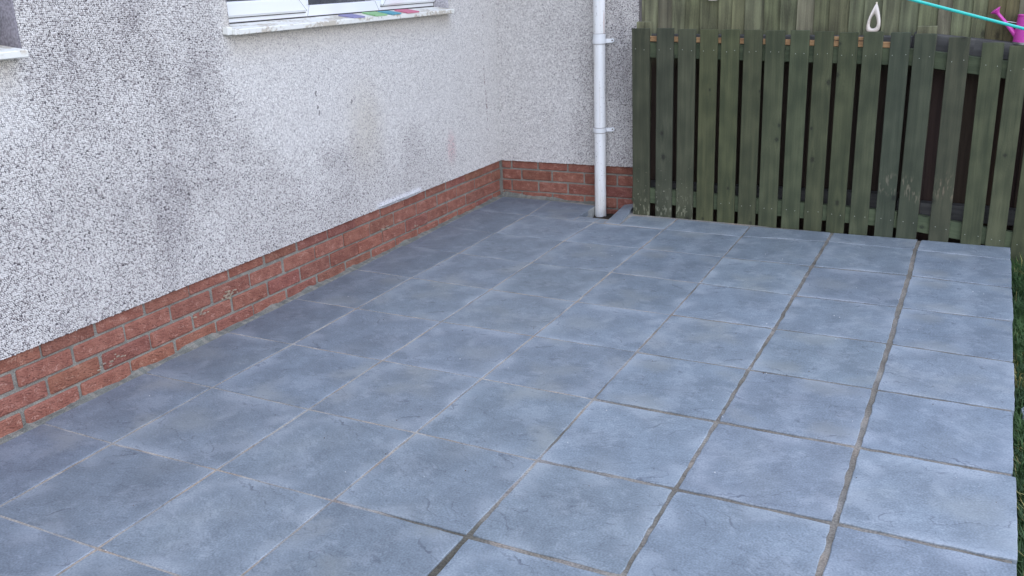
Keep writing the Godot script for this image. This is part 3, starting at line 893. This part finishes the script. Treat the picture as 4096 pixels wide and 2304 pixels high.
func build_picket_fence() -> void:
	var f := thing("picket_fence", "low dark green picket fence standing at the back edge of the grey patio", "picket fence")
	# [left, right] at 0.94 m and at the foot, top height
	var pk := [[0.986, 1.089, 1.001, 1.111, 1.115], [1.134, 1.234, 1.146, 1.248, 1.114], [1.263, 1.364, 1.276, 1.379, 1.112], [1.39, 1.491, 1.402, 1.503, 1.111],
		[1.512, 1.613, 1.528, 1.630, 1.109], [1.638, 1.74, 1.652, 1.753, 1.107], [1.757, 1.861, 1.772, 1.877, 1.103], [1.89, 1.991, 1.904, 2.003, 1.104],
		[2.017, 2.116, 2.030, 2.128, 1.099], [2.142, 2.24, 2.154, 2.250, 1.097], [2.266, 2.364, 2.278, 2.375, 1.098], [2.4, 2.496, 2.412, 2.508, 1.096],
		[2.518, 2.616, 2.523, 2.631, 1.092], [2.677, 2.778, 2.690, 2.789, 1.072], [2.834, 2.933, 2.849, 2.948, 1.05], [2.958, 3.046, 2.968, 3.061, 1.036],
		[3.078, 3.176, 3.092, 3.19, 1.02], [3.205, 3.303, 3.218, 3.316, 1.0], [3.33, 3.428, 3.343, 3.441, 0.985], [3.455, 3.553, 3.468, 3.566, 0.965]]
	var nail := MB.new()
	nail.lathe(Vector3.ZERO, [[0.0022, 0.0], [0.0022, 0.0008], [0.0, 0.0016]], 8, Transform3D(Basis(Vector3.RIGHT, PI / 2), Vector3.ZERO))
	var nail_mesh := nail.mesh()
	var m_nail := mat(srgb(158, 162, 148), 0.6)
	var rx := [1.0, 1.6, 2.5, 2.65, 2.80, 2.945, 3.6]
	var rt := [1.034, 1.028, 1.014, 1.004, 0.985, 0.961, 0.86]
	var lx := [1.0, 2.4, 2.52, 2.655, 2.81, 2.956, 3.6]
	var lt := [0.168, 0.148, 0.142, 0.133, 0.112, 0.094, 0.01]
	for i in pk.size():
		var q = pk[i]
		var w: float = (q[1] - q[0] + q[3] - q[2]) * 0.5
		var xm: float = (q[0] + q[1]) * 0.5
		var xb: float = (q[2] + q[3]) * 0.5
		var mi := rng.randi() % 3
		if i < 3: mi = 3
		if i >= 11 and i <= 13: mi = 4
		var mb := MB.new()
		var t := rng.randf_range(0.86, 1.12)
		if i < 2: t *= 0.85
		if i == 12: t *= 0.85
		t *= 0.66
		mb.col = Color(t * rng.randf_range(1.04, 1.2), t, t * rng.randf_range(0.8, 0.95))
		var foot := -0.07
		var ang := atan2(xb - xm, 0.944)
		var xf := Transform3D(Basis(Vector3.BACK, ang), Vector3(xb, 0, 0))
		var zj := rng.randf_range(-0.002, 0.002)
		# texture v: 1.3 m tall tile, board top at v = 0 (image rows run downwards), so v falls with height
		mb.box(Vector3(-w / 2, foot, -0.048 + zj), Vector3(w / 2, q[4] + rng.randf_range(-0.002, 0.002), -0.03 + zj), 0.0022, 1, Vector2(0.8, -1.3), Vector2(0.12 + 0.75 * rng.randf(), 0.93), xf)
		var p := part("picket", mb.mesh(), m_picket[mi], f)
		for k in 4:
			var up := k < 2
			var yy := along(rx, rt, xm) - 0.036 if up else along(lx, lt, xb) - 0.045
			if not up and i < 4: continue
			var nx := (k % 2 - 0.5) * 0.052 + rng.randf_range(-0.008, 0.008)
			var n := part("nail", nail_mesh, m_nail, p)
			n.position = xf * Vector3(nx, yy + rng.randf_range(-0.006, 0.006), -0.0298 + zj)
	var za := -0.094
	var zb := -0.0515
	for k in 2:
		var X := rx if k == 0 else lx
		var Y := rt if k == 0 else lt
		var cuts := [0.99, 2.52, 3.55]
		for s in 2:
			var a: float = cuts[s] + (0.004 if s == 1 else 0.0)
			var b: float = cuts[s + 1]
			var mb := MB.new()
			mb.col = Color(0.72, 0.72, 0.66) if k == 0 else Color(1.05, 1.03, 0.95)
			sloped_bar(mb, a, b, along(X, Y, a), along(X, Y, b) + (0.015 if s == 1 else 0.0), 0.086 if k == 0 else 0.092, 0.086 if k == 0 else 0.092, za, zb, Vector2(0.8, 1.3), Vector2(0.3 * k, 0.17 * s))
			part("rail", mb.mesh(), m_rail, f)
	# pale sawn battens lying on the upper rail
	var mb2 := MB.new()
	sloped_bar(mb2, 1.075, 2.47, 1.068, 1.044, 0.030, 0.029, -0.08, -0.053, Vector2(0.8, 1.3), Vector2(0.1, 0.1))
	part("batten", mb2.mesh(), m_sawn, f, "pale freshly sawn batten along the top rail")
	mb2 = MB.new()
	sloped_bar(mb2, 2.08, 2.262, 1.0725, 1.069, 0.018, 0.018, -0.078, -0.055, Vector2(0.8, 1.3), Vector2(0.5, 0.3))
	part("batten", mb2.mesh(), m_sawn, f, "short pale batten laid on the longer one")
	# posts
	for q in [[0.990, 1.034, 1.147, 0.8], [1.036, 1.074, 1.146, 0.72], [2.517, 2.615, 1.124, 0.62]]:
		mb2 = MB.new()
		mb2.col = Color(q[3], q[3] * 0.98, q[3] * 0.9) * 1.25
		mb2.box(Vector3(-(q[1] - q[0]) / 2, -0.3, -0.118), Vector3((q[1] - q[0]) / 2, q[2], -0.087), 0.003, 1, Vector2(0.8, -1.3), Vector2(rng.randf(), 0.9), Transform3D(Basis(Vector3.BACK, LEAN), Vector3((q[0] + q[1]) / 2 + LEAN * 1.1, 0, 0)))
		part("post", mb2.mesh(), m_board[0], f)

func build_tall_fence() -> Node3D:
	var f := thing("board_fence", "tall weathered grey-green board fence behind the low picket fence", "board fence")
	var xs := [0.981, 0.997, 1.086, 1.171, 1.251, 1.335, 1.44, 1.518, 1.596, 1.7, 1.788, 1.884, 1.975, 2.06, 2.159, 2.239, 2.327, 2.414, 2.51, 2.604, 2.673, 2.764, 2.834, 2.919, 2.978, 3.07, 3.16, 3.25, 3.34, 3.43, 3.52, 3.61]
	for k in 24: xs.append(3.70 + 0.092 * k)
	for i in xs.size() - 1:
		var w: float = xs[i + 1] - xs[i] + 0.012
		if i == 0: w = 0.018
		var mb := MB.new()
		var t := rng.randf_range(0.78, 1.14)
		t *= 0.83
		mb.col = Color(t * rng.randf_range(0.94, 1.04), t, t * rng.randf_range(0.82, 0.96))
		if rng.randf() < 0.25: mb.col = Color(t * 1.06, t * 0.98, t * 1.02)
		if xs[i] > 2.8 and xs[i] < 2.95: mb.col = Color(0.72, 0.62, 0.46)
		var turn := 0.12
		var xf := Transform3D(Basis(Vector3.BACK, LEAN + rng.randf_range(-0.003, 0.003)) * Basis(Vector3.UP, turn), Vector3(xs[i] + LEAN * 1.2, -0.06, -0.204))
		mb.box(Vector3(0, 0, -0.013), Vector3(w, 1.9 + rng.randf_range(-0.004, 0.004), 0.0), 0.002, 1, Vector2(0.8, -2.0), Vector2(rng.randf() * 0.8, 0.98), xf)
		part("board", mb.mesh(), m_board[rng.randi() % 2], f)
	# the rails it shows above and between the pickets
	for q in [[1.0, 2.5, 1.073, 1.069, 0.075, -0.190, -0.115], [2.505, 3.6, 1.090, 0.975, 0.084, -0.190, -0.105], [1.0, 2.5, 0.186, 0.222, 0.09, -0.190, -0.125], [2.505, 3.6, 0.186, 0.178, 0.085, -0.190, -0.125], [1.0, 5.8, 1.72, 1.70, 0.08, -0.3, -0.222]]:
		var mb := MB.new()
		mb.col = Color(1, 1, 1)
		sloped_bar(mb, q[0], q[1], q[2], q[3], q[4], q[4], q[5], q[6], Vector2(0.8, 1.3), Vector2(rng.randf(), rng.randf()))
		part("rail", mb.mesh(), m_plank, f)
	return f

# ---------------------------------------------------------------- things
func build_downpipe() -> void:
	var d := thing("downpipe", "round white plastic downpipe running down to the drain hole", "downpipe", Vector3(0.7435, -0.075, -0.15))
	d.basis = Basis(Vector3.BACK, 0.0095)
	var mb := MB.new()
	var seg := 28
	var R := 0.0362
	var L := 5.0
	for k in seg:
		for s in 12:
			var ps := []
			var ns := []
			var ts := []
			for q in [[k, s], [k + 1, s], [k + 1, s + 1], [k, s + 1]]:
				var t: float = TAU * q[0] / seg
				var o := Vector3(cos(t), 0, -sin(t))
				var y: float = lerpf(0.0, 1.6, q[1] / 10.0) if q[1] < 11 else (1.6 if q[1] == 11 else L)
				if q[1] == 12: y = L
				ps.append(o * R + Vector3.UP * y); ns.append(o)
				# u = 0.5 faces the camera side; v = 0 at 1.35 m above the foot
				ts.append(Vector2(fposmod(0.75 - float(q[0]) / seg, 1.0) if q[0] < seg else fposmod(0.75, 1.0), clampf((1.35 - y) / 1.6, 0.0, 1.0)))
			for v in [0, 2, 1, 0, 3, 2]: mb.vert(ps[v], ns[v], ts[v])
	mb.col = Color(0.3, 0.3, 0.3)
	for k in seg:
		var t0 := TAU * k / seg
		var t1 := TAU * (k + 1) / seg
		mb.tri(Vector3.ZERO, Vector3(cos(t1), 0, -sin(t1)) * R, Vector3(cos(t0), 0, -sin(t0)) * R)
	part("pipe", mb.mesh(), m_pipe, d)
	# socket collar above the upper bracket
	mb = MB.new()
	mb.lathe(Vector3.ZERO, [[R, 1.095], [R + 0.0022, 1.096], [R + 0.0022, 1.146], [R, 1.149]], 28)
	part("collar", mb.mesh(), m_upvc, d)
	mb = MB.new()
	for y in [1.0935, 1.1495, 0.5485, 0.5815, 1.089]:
		mb.lathe(Vector3.ZERO, [[R, y - 0.0011], [R + 0.0013, y - 0.001], [R + 0.0013, y + 0.001], [R, y + 0.0011]], 28)
	part("seam", mb.mesh(), mat(srgb(96, 86, 78), 0.9), d)
	for y in [1.105, 0.566]:
		mb = MB.new()
		mb.lathe(Vector3.ZERO, [[R + 0.0004, y - 0.014], [R + 0.005, y - 0.0135], [R + 0.005, y + 0.0135], [R + 0.0004, y + 0.014]], 28)
		var b := part("bracket", mb.mesh(), m_upvc, d)
		mb = MB.new()
		# lug that carries the band back to the wall, with its round fixing ear
		mb.box(Vector3(0.0, y - 0.0125, -0.003), Vector3(0.046, y + 0.0125, 0.003), 0.0015, 1, Vector2.ONE, Vector2.ZERO, Transform3D(Basis(Vector3.UP, 0.35), Vector3(0.028, 0, -0.012)))
		mb.lathe(Vector3.ZERO, [[0.0, -0.004], [0.0125, -0.004], [0.0125, 0.004], [0.0, 0.004]], 16, Transform3D(Basis(Vector3.RIGHT, PI / 2), Vector3(0.072, y + 0.002, -0.03)))
		mb.tube([Vector3(0.072, y + 0.002, -0.03), Vector3(0.072, y + 0.002, -0.052)], [0.006, 0.006], 10)
		part("lug", mb.mesh(), m_upvc, b)
		mb = MB.new()
		mb.lathe(Vector3.ZERO, [[0.0, 0.0], [0.0048, 0.0], [0.0035, 0.0022], [0.0, 0.0025]], 12, Transform3D(Basis(Vector3.RIGHT, PI / 2), Vector3(0.072, y + 0.002, -0.0258)))
		part("screw", mb.mesh(), mat(srgb(70, 52, 44), 0.6), b)
		if y > 1.0: pass

func build_sponges(house: Node3D) -> void:
	var info := [["lilac", [-0.037, 1.263, 1.405], [-0.038, 1.263, 1.290], [0.066, 1.249, 1.322], [0.060, 1.25, 1.412], srgb(148, 146, 184)],
		["green", [-0.052, 1.265, 1.178], [-0.042, 1.263, 1.070], [0.063, 1.25, 1.115], [0.063, 1.249, 1.228], srgb(152, 198, 142)],
		["turquoise", [-0.045, 1.264, 1.046], [-0.03, 1.262, 0.956], [0.063, 1.249, 0.984], [0.066, 1.248, 1.080], srgb(96, 164, 182)],
		["pink", [-0.046, 1.264, 0.883], [-0.034, 1.262, 0.766], [0.062, 1.25, 0.802], [0.066, 1.249, 0.928], srgb(214, 126, 148)]]
	var where := ["nearest the camera of the four", "between the lilac and turquoise ones", "tucked beside the green one", "farthest of the four"]
	for k in 4:
		var q = info[k]
		var ps := []
		var c := Vector3.ZERO
		for i in 4:
			var p := Vector3(q[i + 1][0], 0, q[i + 1][2])
			p.y = 1.2524 - 0.118 * p.x + 0.0012
			ps.append(p)
			c += p / 4.0
		var mb := MB.new()
		var top := []
		for p in ps: top.append(p + Vector3.UP * 0.0058)
		var inn := []
		for p in top: inn.append(p + (c + Vector3.UP * 0.006 - p).normalized() * 0.0018 + Vector3.UP * 0.0007)
		var org := house.transform * c
		var L := func(p: Vector3) -> Vector3: return house.transform * p - org
		mb.quad(L.call(inn[0]), L.call(inn[3]), L.call(inn[2]), L.call(inn[1]))
		for i in 4:
			var j := (i + 1) % 4
			mb.quad(L.call(top[i]), L.call(inn[i]), L.call(inn[j]), L.call(top[j]))
			mb.quad(L.call(ps[i]), L.call(top[i]), L.call(top[j]), L.call(ps[j]))
		mb.quad(L.call(ps[0]), L.call(ps[1]), L.call(ps[2]), L.call(ps[3]))
		var a := fnl(600 + k, 60.0, 2)
		var foam := textures(64, 64, func(u: float, v: float) -> Vector4: return Vector4(0.95 + 0.1 * a.get_noise_2d(u, v), 0.95 + 0.1 * a.get_noise_2d(u, v), 0.95 + 0.1 * a.get_noise_2d(u, v), a.get_noise_2d(u, v)))
		var o := part("sponge_cloth", mb.mesh(), world_mapped(mat(q[5], 0.9, foam, 0.08), 0.08), self)
		o.position = org
		tag(o, "flat %s sponge cloth lying on the white window sill, %s" % [q[0], where[k]], "sponge", "coloured sponge cloths on the window sill")

func ornament_mesh() -> ArrayMesh:
	var outer := [[970, 65], [935, 112], [880, 230], [800, 420], [740, 600], [702, 780], [690, 880], [702, 955], [735, 1003], [830, 1020], [930, 1020], [1030, 1014], [1090, 990], [1132, 920], [1150, 800], [1140, 640], [1110, 460], [1070, 290], [1030, 160], [1003, 95]]
	var inner := [[935, 405], [905, 450], [862, 520], [825, 610], [803, 720], [797, 800], [812, 865], [845, 908], [900, 925], [955, 915], [1005, 885], [1036, 830], [1045, 740], [1030, 620], [1000, 520], [962, 445]]
	var sample := func(src: Array, n: int) -> Array:
		var cv := Curve2D.new()
		for q in src: cv.add_point(Vector2((q[0] - 920) * 0.000156, (1020 - q[1]) * 0.000156))
		cv.add_point(Vector2((src[0][0] - 920) * 0.000156, (1020 - src[0][1]) * 0.000156))
		var out := []
		for i in n: out.append(cv.sample_baked(cv.get_baked_length() * i / n))
		return out
	var N := 44
	var A = sample.call(outer, N)
	var B = sample.call(inner, N)
	for i in N: B[i] = (B[i] as Vector2).lerp(Vector2(0.0, 0.05), 0.1)
	var mb := MB.new()
	var K := 12
	var ring := func(i: int, k: int) -> Array:
		var o: Vector2 = A[i % N]
		var h: Vector2 = B[i % N]
		var m := (o + h) * 0.5
		var d := o - h
		var t := TAU * k / K
		# a rounded-square section reads as flat glazed faces with soft edges
		var ct := signf(cos(t)) * pow(absf(cos(t)), 0.6)
		var stt := signf(sin(t)) * pow(absf(sin(t)), 0.6)
		var p := m + d * 0.5 * ct
		var nn := Vector3(d.x, d.y, 0).normalized() * cos(t) + Vector3(0, 0, sin(t))
		return [Vector3(p.x, p.y, 0.015 * stt), nn.normalized()]
	for i in N:
		for k in K:
			var a = ring.call(i, k)
			var b = ring.call(i, k + 1)
			var c = ring.call(i + 1, k + 1)
			var e = ring.call(i + 1, k)
			mb.squad([a[0], e[0], c[0], b[0]], [a[1], e[1], c[1], b[1]])
	return mb.mesh()

func build_ornaments() -> void:
	var m_ceramic := mat(srgb(214, 204, 192), 0.25)
	var knob := MB.new()
	knob.lathe(Vector3(0.0078, 0.1465, 0), [[0.0, -0.003], [0.0045, -0.001], [0.005, 0.003], [0.003, 0.0065], [0.0, 0.0075]], 14)
	var o := thing("teardrop_ornament", "cream ceramic teardrop ornament with open centre standing above the picket tops", "ornament", Vector3(2.298, 1.0905, -0.125), "cream teardrop ornaments on the fence")
	part("body", ornament_mesh(), m_ceramic, o)
	part("knob", knob.mesh(), mat(srgb(232, 220, 196), 0.3), o)
	o.basis = Basis(Vector3.BACK, 0.012)
	var h: Node3D = o.duplicate()
	put(h, "teardrop_ornament", self)
	h.position = Vector3(1.421, 1.2565, -0.17)
	tag(h, "cream ceramic teardrop ornament hung high on the boards, cut by the picture's top edge", "ornament", "cream teardrop ornaments on the fence")
	var cord := MB.new()
	cord.tube([Vector3(0.0078, 0.153, 0), Vector3(0.006, 0.2, -0.012), Vector3(0.004, 0.235, -0.03)], [0.0012, 0.0012, 0.0012], 6)
	part("cord", cord.mesh(), mat(srgb(120, 104, 82), 0.9), h)

func build_watering_can() -> void:
	var c := thing("watering_can", "small pink watering can with silver base band on the fence rail", "watering can", Vector3(3.028, 1.0335, -0.135))
	c.basis = Basis(Vector3.BACK, -0.03)
	var pink := mat(srgb(206, 76, 172), 0.32)
	pink.metallic = 0.1
	var mb := MB.new()
	mb.lathe(Vector3.ZERO, [[0.0625, 0.012], [0.0600, 0.06], [0.0585, 0.11], [0.0575, 0.136], [0.0595, 0.139], [0.0595, 0.142], [0.0560, 0.142], [0.0555, 0.11], [0.0565, 0.02], [0.0, 0.018]], 40)
	part("body", mb.mesh(), pink, c)
	mb = MB.new()
	mb.lathe(Vector3.ZERO, [[0.0, 0.0005], [0.062, 0.0], [0.0640, 0.001], [0.0640, 0.0115], [0.0625, 0.0122]], 40)
	part("base_band", mb.mesh(), m_steel, c)
	mb = MB.new()
	mb.tube([Vector3(-0.05, 0.038, 0), Vector3(-0.075, 0.066, 0.0), Vector3(-0.115, 0.110, 0.0), Vector3(-0.150, 0.146, 0)], [0.0130, 0.0112, 0.0090, 0.0078], 16)
	var sp := part("spout", mb.mesh(), pink, c)
	mb = MB.new()
	var dir := Vector3(-0.66, 0.75, 0).normalized()
	var xf := Transform3D(Basis(dir.cross(Vector3.BACK).normalized(), dir, Vector3.BACK), Vector3(-0.147, 0.143, 0))
	mb.lathe(Vector3.ZERO, [[0.008, 0.0], [0.0105, 0.006], [0.019, 0.016], [0.0262, 0.022], [0.0265, 0.0245], [0.020, 0.027], [0.0, 0.029]], 28, xf)
	part("rose", mb.mesh(), pink, sp)
	mb = MB.new()
	mb.tube([Vector3(-0.111, 0.108, 0), Vector3(-0.058, 0.103, 0)], [0.0018, 0.0018], 8)
	part("stay", mb.mesh(), m_steel, c)
	mb = MB.new()
	var pts := []
	var rd := []
	for k in 13:
		var t := PI * k / 12.0
		pts.append(Vector3(0.056 + 0.05 * sin(t), 0.08 + 0.045 * cos(t), 0)); rd.append(0.0042)
	mb.tube(pts, rd, 10)
	part("handle", mb.mesh(), pink, c)

func build_line() -> void:
	var a := Vector3(0.02, 2.19, 4.34)
	var b := Vector3(4.3, 0.937, 2.685)
	var mb := MB.new()
	var pts := []
	var rd := []
	# the straight run seen in the picture passes through these two points
	var A := Vector3(2.730, 1.401, 3.299)
	var B := Vector3(2.933, 1.3413, 3.2195)
	var dv := (B - A) / (B.x - A.x)
	for k in 41:
		var x := lerpf(a.x, b.x, k / 40.0)
		pts.append(A + dv * (x - A.x)); rd.append(0.0029)
	mb.tube(pts, rd, 12)
	var o := part("clothes_line", mb.mesh(), mat(srgb(42, 184, 172), 0.4), self)
	tag(o, "taut turquoise plastic clothes line crossing in front of the fence", "clothes line")
	var e: Vector3 = pts[40]
	var p := thing("clothes_post", "short round timber post in the lawn holding the clothes line", "post", Vector3(e.x, -0.07, e.z))
	mb = MB.new()
	mb.tube([Vector3(0, -0.2, 0), Vector3(0, e.y + 0.15, 0)], [0.04, 0.038], 16)
	part("pole", mb.mesh(), m_board[0], p)

func rubble(called: String, label: String, category: String, at: Vector3, size: Vector3, sd: int, m: Material, turn: Basis) -> void:
	var r := RandomNumberGenerator.new()
	r.seed = sd
	var mb := MB.new()
	var n := 7
	var top := []
	for k in n:
		var t := TAU * k / n
		var q := r.randf_range(0.72, 1.1)
		top.append(Vector3(cos(t) * size.x * q, size.y, -sin(t) * size.z * q))
	var mid := Vector3(0, size.y * 1.05, 0)
	for k in n:
		var a: Vector3 = top[k]
		var b: Vector3 = top[(k + 1) % n]
		var al := Vector3(a.x * 1.12, 0.0, a.z * 1.12)
		var bl := Vector3(b.x * 1.12, 0.0, b.z * 1.12)
		var ai := a * Vector3(0.9, 1.03, 0.9)
		var bi := b * Vector3(0.9, 1.03, 0.9)
		var T := func(p: Vector3) -> Vector2: return Vector2(0.5 + p.x * 2.0, 0.5 + p.z * 2.0)
		mb.tri(mid, ai, bi, T.call(mid), T.call(ai), T.call(bi))
		mb.quad(ai, a, b, bi, T.call(ai), T.call(a), T.call(b), T.call(bi))
		mb.quad(a, al, bl, b, T.call(a), T.call(al), T.call(bl), T.call(b))
	var o := part(called, mb.mesh(), m, self)
	o.position = at
	o.basis = turn
	tag(o, label, category)

func build_specks() -> void:   # crumbs of soil and mortar swept across the slabs, too many and too small to tell apart
	var mb := MB.new()
	for k in 100:
		var p := Vector3(rng.randf_range(0.1, 3.05), 0.0018, rng.randf_range(0.2, 4.2))
		var w := rng.randf_range(0.0009, 0.0021)
		mb.col = lin(206, 206, 206) if rng.randf() < 0.55 else lin(84, 66, 54)
		mb.box(p - Vector3(w, 0.001, w * 0.7), p + Vector3(w, w * 0.7, w * 0.7), w * 0.3, 1, Vector2.ONE, Vector2.ZERO, Transform3D.IDENTITY)
	var o := part("crumbs", mb.mesh(), mat(Color(1, 1, 1), 0.9), self, "tiny crumbs of mortar and soil scattered over the grey slabs", "stuff")
	o.set_meta("category", "crumbs")

func build_ground() -> void:
	var mb := MB.new()
	# one sheet to the horizon, left open where the house stands on it
	mb.quad(Vector3(-60, -0.105, 60), Vector3(60, -0.105, 60), Vector3(60, -0.105, -60), Vector3(-60, -0.105, -60))
	var g := part("lawn", mb.mesh(), m_lawn, self)
	g.set_meta("kind", "structure")
	mb = MB.new()
	mb.quad(Vector3(0.6, -0.1, 0.2), Vector3(3.7, -0.1, 0.2), Vector3(3.7, -0.1, -0.35), Vector3(0.6, -0.1, -0.35))
	for i in 8:
		for j in 10:
			var q := []
			for w in [[0, 0], [0, 1], [1, 1], [1, 0]]:
				var x := lerpf(0.7, 0.96, (i + w[0]) / 8.0)
				var z := lerpf(-0.215, 0.15, (j + w[1]) / 10.0)
				q.append(Vector3(x, -0.062 + 0.018 * n_joint.get_noise_2d(x * 14.0, z * 14.0), z))
			mb.quad(q[0], q[1], q[2], q[3])
	var s := part("soil", mb.mesh(), m_soil, self)
	s.set_meta("kind", "structure")
	# grass along the patio's edge
	var tuft := []
	for v in 3:
		mb = MB.new()
		var r := RandomNumberGenerator.new()
		r.seed = 40 + v
		for b in 7:
			var t := r.randf() * TAU
			var o := Vector3(cos(t), 0, sin(t))
			var side := Vector3(-o.z, 0, o.x) * r.randf_range(0.0012, 0.002)
			var p0 := o * r.randf_range(0.0, 0.012)
			var hgt := r.randf_range(0.04, 0.095)
			var p1 := p0 + Vector3.UP * hgt * 0.6 + o * r.randf_range(0.004, 0.015)
			var p2 := p1 + Vector3.UP * hgt * r.randf_range(0.05, 0.4) + o * r.randf_range(0.012, 0.04)
			mb.quad(p0 - side, p0 + side, p1 + side * 0.8, p1 - side * 0.8)
			mb.tri(p1 - side * 0.8, p1 + side * 0.8, p2)
		tuft.append(mb.mesh())
	var xs := [[], [], []]
	var cs := [[], [], []]
	var nn := fnl(91, 1.2, 2)
	var r2 := RandomNumberGenerator.new()
	r2.seed = 77
	for k in 15000:
		var x := 3.102 + 1.3 * pow(r2.randf(), 1.6)
		var z := r2.randf_range(0.0, 4.6)
		if x < 3.108: continue
		var i := r2.randi() % 3
		var sc := r2.randf_range(0.7, 1.35)
		xs[i].append(Transform3D(Basis(Vector3.UP, r2.randf() * TAU).scaled(Vector3(sc, sc * r2.randf_range(0.7, 1.1), sc)), Vector3(x, -0.107, z)))
		var t := 0.5 + 0.5 * nn.get_noise_2d(x, z) + r2.randf_range(-0.3, 0.3)
		var c := lin(30, 52, 22).lerp(lin(66, 98, 42), clampf(t, 0, 1))
		if r2.randf() < 0.05: c = lin(150, 140, 84)
		cs[i].append(c)
	for i in 3: multi(tuft[i], xs[i], cs[i], "grass", m_grass, self)

func _ready() -> void:
	rng.seed = 2024
	# camera
	var cam := Camera3D.new()
	cam.name = "camera"
	add_child(cam)
	cam.transform = Transform3D(Basis(Vector3(0.89643672, -0.02857149, -0.4422498), Vector3(-0.11967877, 0.94523584, -0.30365472), Vector3(0.42670623, 0.32513515, 0.84392472)), Vector3(2.88303, 1.491084, 5.379112))
	cam.fov = 33.947
	cam.near = 0.05
	cam.far = 200.0
	cam.current = true
	# sky, air and exposure
	var sky := ProceduralSkyMaterial.new()
	sky.sky_top_color = Color(0.58, 0.617, 0.705)
	sky.sky_horizon_color = Color(0.886, 0.884, 0.904)
	sky.sky_curve = 0.2
	sky.ground_bottom_color = Color(0.16, 0.18, 0.13)
	sky.ground_horizon_color = Color(0.5, 0.53, 0.5)
	var env := Environment.new()
	env.background_mode = Environment.BG_SKY
	env.sky = Sky.new()
	env.sky.sky_material = sky
	env.background_energy_multiplier = 1.6
	env.tonemap_mode = Environment.TONE_MAPPER_LINEAR
	env.tonemap_exposure = 3.25
	env.sdfgi_enabled = true
	env.ssao_enabled = true
	env.ssil_enabled = true
	var we := WorldEnvironment.new()
	we.name = "world"
	we.environment = env
	add_child(we)
	# the sun stands behind the house, which keeps the yard in its shade
	var sun := DirectionalLight3D.new()
	sun.name = "sun"
	sun.light_energy = 1.0
	sun.light_color = Color(1.0, 0.95, 0.88)
	sun.light_angular_distance = 0.5
	sun.shadow_enabled = true
	add_child(sun)
	sun.look_at_from_position(Vector3(-7.2, 6.0, -3.0), Vector3.ZERO, Vector3.UP)

	make_materials()
	build_ground()
	var house := build_house()
	build_patio()
	build_tall_fence()
	build_picket_fence()
	build_downpipe()
	build_sponges(house)
	build_ornaments()
	build_watering_can()
	build_line()
	build_specks()
	rubble("slab_offcut", "broken grey slab offcut lying in the grass beside the patio", "stone", Vector3(3.185, -0.075, 1.89), Vector3(0.075, 0.035, 0.055), 3, m_slabs[2], Basis(Vector3.UP, 0.5) * Basis(Vector3.BACK, 0.12))
	rubble("mortar_chunk", "pale chunk of mortar lying in the drain hole beside the downpipe", "rubble", Vector3(0.845, -0.064, 0.092), Vector3(0.042, 0.03, 0.018), 8, m_slabs[5], Basis(Vector3.UP, 0.2))
